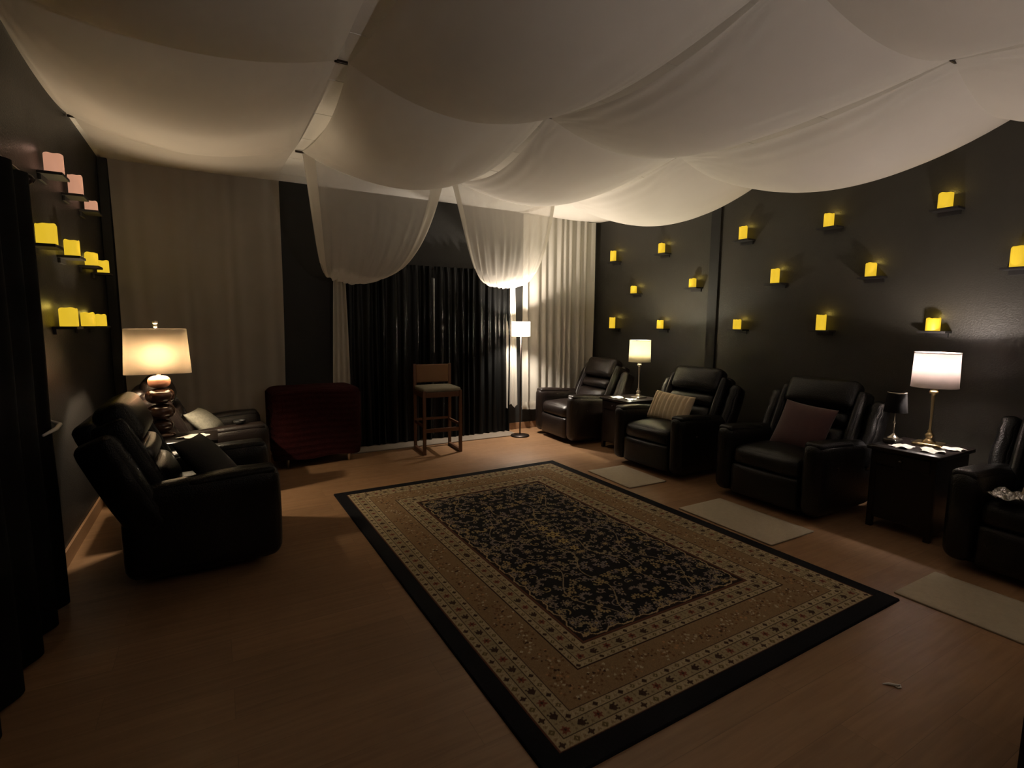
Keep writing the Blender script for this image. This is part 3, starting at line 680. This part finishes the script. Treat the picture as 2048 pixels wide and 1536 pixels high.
# black divider edge at the lower right
# ================================================================ RUG
def make_rug():
    Wd, Ln, s = 2.32, 3.326, .004
    nx, ny = int(round(Wd/s)), int(round(Ln/s))
    X, Y = np.meshgrid((np.arange(nx+1)/nx-.5)*Wd, (np.arange(ny+1)/ny-.5)*Ln, indexing='ij')
    ax, ay = np.abs(X), np.abs(Y); dx, dy = Wd/2-ax, Ln/2-ay; d = np.minimum(dx, dy)
    side = dx < dy; tt = np.where(side, ay, ax); half = np.where(side, Ln/2, Wd/2)
    c = np.zeros(X.shape+(3,)); put = lambda m, col: c.__setitem__(m, col)
    BLK=(.006,.006,.008); BEI=(.40,.31,.185); BEI2=(.33,.26,.15); GOLD=(.26,.165,.085); LIN=(.035,.014,.010); DRK=(.055,.028,.018); OLV=(.15,.11,.045); RST=(.20,.06,.035); CRM=(.48,.40,.27)
    put(d >= 0, BLK)
    def band(a, b, kind):
        m = (d >= a) & (d < b); mid = (a+b)/2; h = (b-a)/2; dd = (d-mid)
        s_ = half-tt-mid      # distance from the mitre
        if kind == 'line': put(m, LIN); return
        if kind == 'rust': put(m, (.12,.045,.025)); return
        if kind == 'gold': put(m, GOLD); return
        put(m, BEI if kind == 'n' else BEI2)
        P = .066 if kind == 'n' else .078
        q = (s_/P+.5); k = np.floor(q).astype(int); f = (q-np.floor(q)-.5)*P
        if kind == 'n':
            r = np.hypot(f, dd); R = h*.62*(1+.18*np.cos(4*np.arctan2(dd, f)))
            put(m & (r < R) & (k % 2 == 0), DRK); put(m & (r < R) & (k % 2 == 1), OLV); put(m & (r < R*.35) & (k % 2 == 1), BEI)
            g = np.abs(f)-P/2; sl = np.abs(g+P*.0-dd*.5); put(m & (sl < .0025) & (np.abs(dd) < h*.7), (.25,.17,.09))
            put(m & (np.abs(sl-.009) < .0025) & (np.abs(dd) < h*.6), (.46,.37,.24))
        else:
            r = np.hypot(f, dd); th = np.arctan2(dd, f)
            arrow = (np.abs(dd) < .022) & (np.abs(f+.004) < (.020-np.abs(dd))*.95) | ((np.abs(dd) < .004) & (f > -.022) & (f < .02))
            arrow |= (np.abs(np.abs(dd)-.010-f*.4) < .004) & (f > -.012) & (f < .016)
            put(m & arrow & (k % 2 == 1), DRK)
            R = .017*(1+.28*np.cos(6*th)); put(m & (r < R) & (k % 2 == 0), RST); put(m & (r < .006) & (k % 2 == 0), DRK)
            g = np.abs(np.abs(f)-P/2); put(m & (np.abs(g-.003*np.sin(dd*300)) < .0022), (.22,.16,.09)); put(m & (np.hypot(g, np.abs(dd)-.012) < .0045), (.22,.15,.08))
    band(.092, .098, 'rust'); band(.098, .138, 'n'); band(.138, .143, 'line'); band(.143, .198, 'w'); band(.198, .203, 'line'); band(.203, .238, 'n'); band(.238, .243, 'line')
    band(.243, .415, 'gold'); band(.415, .420, 'line'); band(.420, .453, 'n'); band(.453, .458, 'line'); band(.458, .510, 'w'); band(.510, .515, 'line'); band(.515, .548, 'n'); band(.548, .553, 'line'); band(.553, .566, 'rust')
    # gold border blossom sprays (quadrant-symmetric through |x|,|y|)
    R = np.random.RandomState(5); mg = (d >= .250) & (d < .410)
    def stamp(cx, cy, rad, col, petals=0, ph=0, hole=None, ring=False, msk=None):
        i0 = (ax > cx-rad*1.4) & (ax < cx+rad*1.4) & (ay > cy-rad*1.4) & (ay < cy+rad*1.4)
        if msk is not None: i0 = i0 & msk
        ii = np.nonzero(i0)
        if len(ii[0]) == 0: return
        r = np.hypot(ax[ii]-cx, ay[ii]-cy); th = np.arctan2(ay[ii]-cy, ax[ii]-cx)
        rr = rad*(1+.28*np.cos(petals*th+ph)) if petals else rad
        sel = r < rr
        if ring: sel &= r > rr-.006
        c[ii[0][sel], ii[1][sel]] = col
        if hole is not None: s2 = r < rad*.38; c[ii[0][s2], ii[1][s2]] = hole
    hx, hy = Wd/2, Ln/2
    def mid_path(L, horizontal):
        pts = []; n = int(L/.055)
        for k in range(n): pts.append((k+.5)*L/n)
        return pts
    for p in mid_path(hy-.33, False):
        cx = hx-.329+.035*math.sin(p*26); C2_ = [CRM, DRK, (.42,.22,.10), CRM]
        for q in range(17):
            a = R.uniform(0, 6.28); r = R.uniform(.006, .060); stamp(cx+r*math.cos(a), p+r*math.sin(a), R.uniform(.003, .0075), C2_[R.randint(4)] if q % 2 else (.17,.085,.035), 5 if q < 3 else 0, msk=mg)
    for p in mid_path(hx-.33, True):
        cy = hy-.329+.035*math.sin(p*26); C2_ = [CRM, DRK, (.42,.22,.10), CRM]
        for q in range(17):
            a = R.uniform(0, 6.28); r = R.uniform(.006, .060); stamp(p+r*math.cos(a), cy+r*math.sin(a), R.uniform(.003, .0075), C2_[R.randint(4)] if q % 2 else (.17,.085,.035), 5 if q < 3 else 0, msk=mg)
    # field
    fld = d >= .566; put(fld, (.010,.009,.011))
    edge = .566+.020+.010*np.sin(tt*2*PI/.17)+.004*np.sin(tt*2*PI/.057)
    put(fld & (d < edge-.004), (.026,.014,.012)); put(fld & (np.abs(d-edge) < .0045), (.40,.29,.16))
    mf = d > .596; fx, fy = hx-.61, hy-.61
    TAU = [(.27,.215,.155), (.24,.185,.15), (.30,.24,.14), (.22,.18,.16), (.34,.25,.12)]
    # palmettes lining the edge
    def rosette(cx, cy, rad, k):
        stamp(cx, cy, rad, (.24,.19,.15), 8, k, msk=mf); stamp(cx, cy, rad*.80, (.020,.014,.014), 8, k, msk=mf); stamp(cx, cy, rad*.62, TAU[k % 5], 6, k, msk=mf); stamp(cx, cy, rad*.26, (.42,.30,.13), 0, 0, msk=mf); stamp(cx, cy, rad*.10, DRK, 0, 0, msk=mf)
    def curl(cx, cy, r0, a0, turn, col, wdt=.0035):
        for q in range(26):
            t_ = q/25; a = a0+turn*t_; r = r0*(1-.62*t_); stamp(cx+r*math.cos(a), cy+r*math.sin(a), wdt*(1.15-.4*t_), col, msk=mf)
    def leafs(cx, cy, n_, rad, col, a0):
        for q in range(n_):
            a = a0+q*2*PI/n_*.62; x_, y_ = cx+rad*math.cos(a), cy+rad*math.sin(a)
            for e in range(5): stamp(x_+e*.0045*math.cos(a), y_+e*.0045*math.sin(a), (.0045, .006, .0065, .005, .003)[e], col, msk=mf)
    cells = []
    st = .078; kx, ky = int(fx/st)+2, int(fy/st)+2
    for i in range(kx):
        for j in range(ky):
            cells.append((i*st+R.uniform(-.015, .015)+(.039 if j % 2 else 0), j*st+R.uniform(-.013, .013), i, j))
    for n_, (cx, cy, i, j) in enumerate(cells):
        kind = R.randint(6); col = TAU[R.randint(5)]
        if kind == 0: rosette(cx, cy, R.uniform(.026, .034), n_)
        elif kind in (1, 2): leafs(cx, cy, 7, .020, col, R.uniform(0, 6.28)); stamp(cx, cy, .007, (.38,.27,.13), 5, 1, msk=mf)
        elif kind == 3: curl(cx, cy, .032, R.uniform(0, 6.28), 4.6, col); stamp(cx, cy, .007, TAU[4], msk=mf)
        elif kind == 4: leafs(cx, cy, 9, .024, col, R.uniform(0, 6.28))
        else: curl(cx, cy, .028, R.uniform(0, 6.28), -4.0, col); stamp(cx+.01, cy, .008, TAU[2], 5, msk=mf); leafs(cx-.012, cy, 3, .010, col, 2.)
    for q in range(int(fy/.115)+1): rosette(fx-.005, .03+q*.115, .032, q)
    for q in range(int(fx/.115)+1): rosette(.03+q*.115, fy-.005, .032, q)
    # long S-vines
    for q in range(260):
        t_ = q/259; stamp(.05+.16*t_+.035*math.sin(t_*15), t_*fy*.98, .0032, (.33,.25,.14), msk=mf)
        stamp(.34+.07*math.sin(t_*11), t_*fy*.98, .0032, (.30,.23,.15), msk=mf)
    for (cy, r_) in ((0, .045), (.125, .034), (.25, .028)):
        stamp(0, cy, r_*1.25, (.020,.012,.012), 8, 0, msk=mf); stamp(0, cy, r_, (.46,.34,.14), 6, 0, msk=mf); stamp(0, cy, r_*.5, DRK, 0, 0, msk=mf); stamp(0, cy, r_*.28, (.46,.34,.14), 0, 0, msk=mf)
    # yarn-to-yarn variation
    c *= .86*(1+R.uniform(-.16, .16, c.shape[:2]))[..., None]
    Z = np.full(X.shape, .011)+R.uniform(-.0004, .0004, X.shape); Z[0, :] = Z[-1, :] = 0; Z[:, 0] = Z[:, -1] = 0
    Z += .0
    V = np.stack([X, Y, Z], -1).reshape(-1, 3); n1 = ny+1
    I, J = np.meshgrid(np.arange(nx), np.arange(ny), indexing='ij'); a = (I*n1+J).ravel()
    Fq = np.stack([a, a+n1, a+n1+1, a+1], -1)
    me = bpy.data.meshes.new('area_rug'); me.vertices.add(len(V)); me.vertices.foreach_set('co', V.ravel())
    me.loops.add(Fq.size); me.loops.foreach_set('vertex_index', Fq.ravel().astype(np.int32)); me.polygons.add(len(Fq))
    me.polygons.foreach_set('loop_start', np.arange(0, Fq.size, 4, dtype=np.int32)); me.update(calc_edges=True)
    ca = me.color_attributes.new('weave', 'FLOAT_COLOR', 'POINT'); rgba = np.ones((len(V), 4), np.float32); rgba[:, :3] = c.reshape(-1, 3); ca.data.foreach_set('color', rgba.ravel())
    M = bpy.data.materials.new('woven_wool_rug'); M.use_nodes = True; nt = M.node_tree; b = nt.nodes['Principled BSDF']; N = nt.nodes.new
    at = N('ShaderNodeVertexColor'); at.layer_name = 'weave'; tc = N('ShaderNodeTexCoord'); n = N('ShaderNodeTexNoise'); n.inputs['Scale'].default_value = 420
    nt.links.new(tc.outputs['Object'], n.inputs['Vector']); bp = N('ShaderNodeBump'); bp.inputs['Strength'].default_value = .4; bp.inputs['Distance'].default_value = .003
    nt.links.new(n.outputs['Fac'], bp.inputs['Height']); nt.links.new(bp.outputs[0], b.inputs['Normal']); nt.links.new(at.outputs['Color'], b.inputs['Base Color'])
    b.inputs['Roughness'].default_value = .95; b.inputs['Specular IOR Level'].default_value = .15
    me.materials.append(M); o = bpy.data.objects.new('area_rug', me); COL.objects.link(o)
    o.location = (2.0216, 2.9316, 0); o.rotation_euler = (0, 0, .0147)
    tag(o, 'large black and gold oriental rug with floral field in the middle of the floor', 'rug')
make_rug()
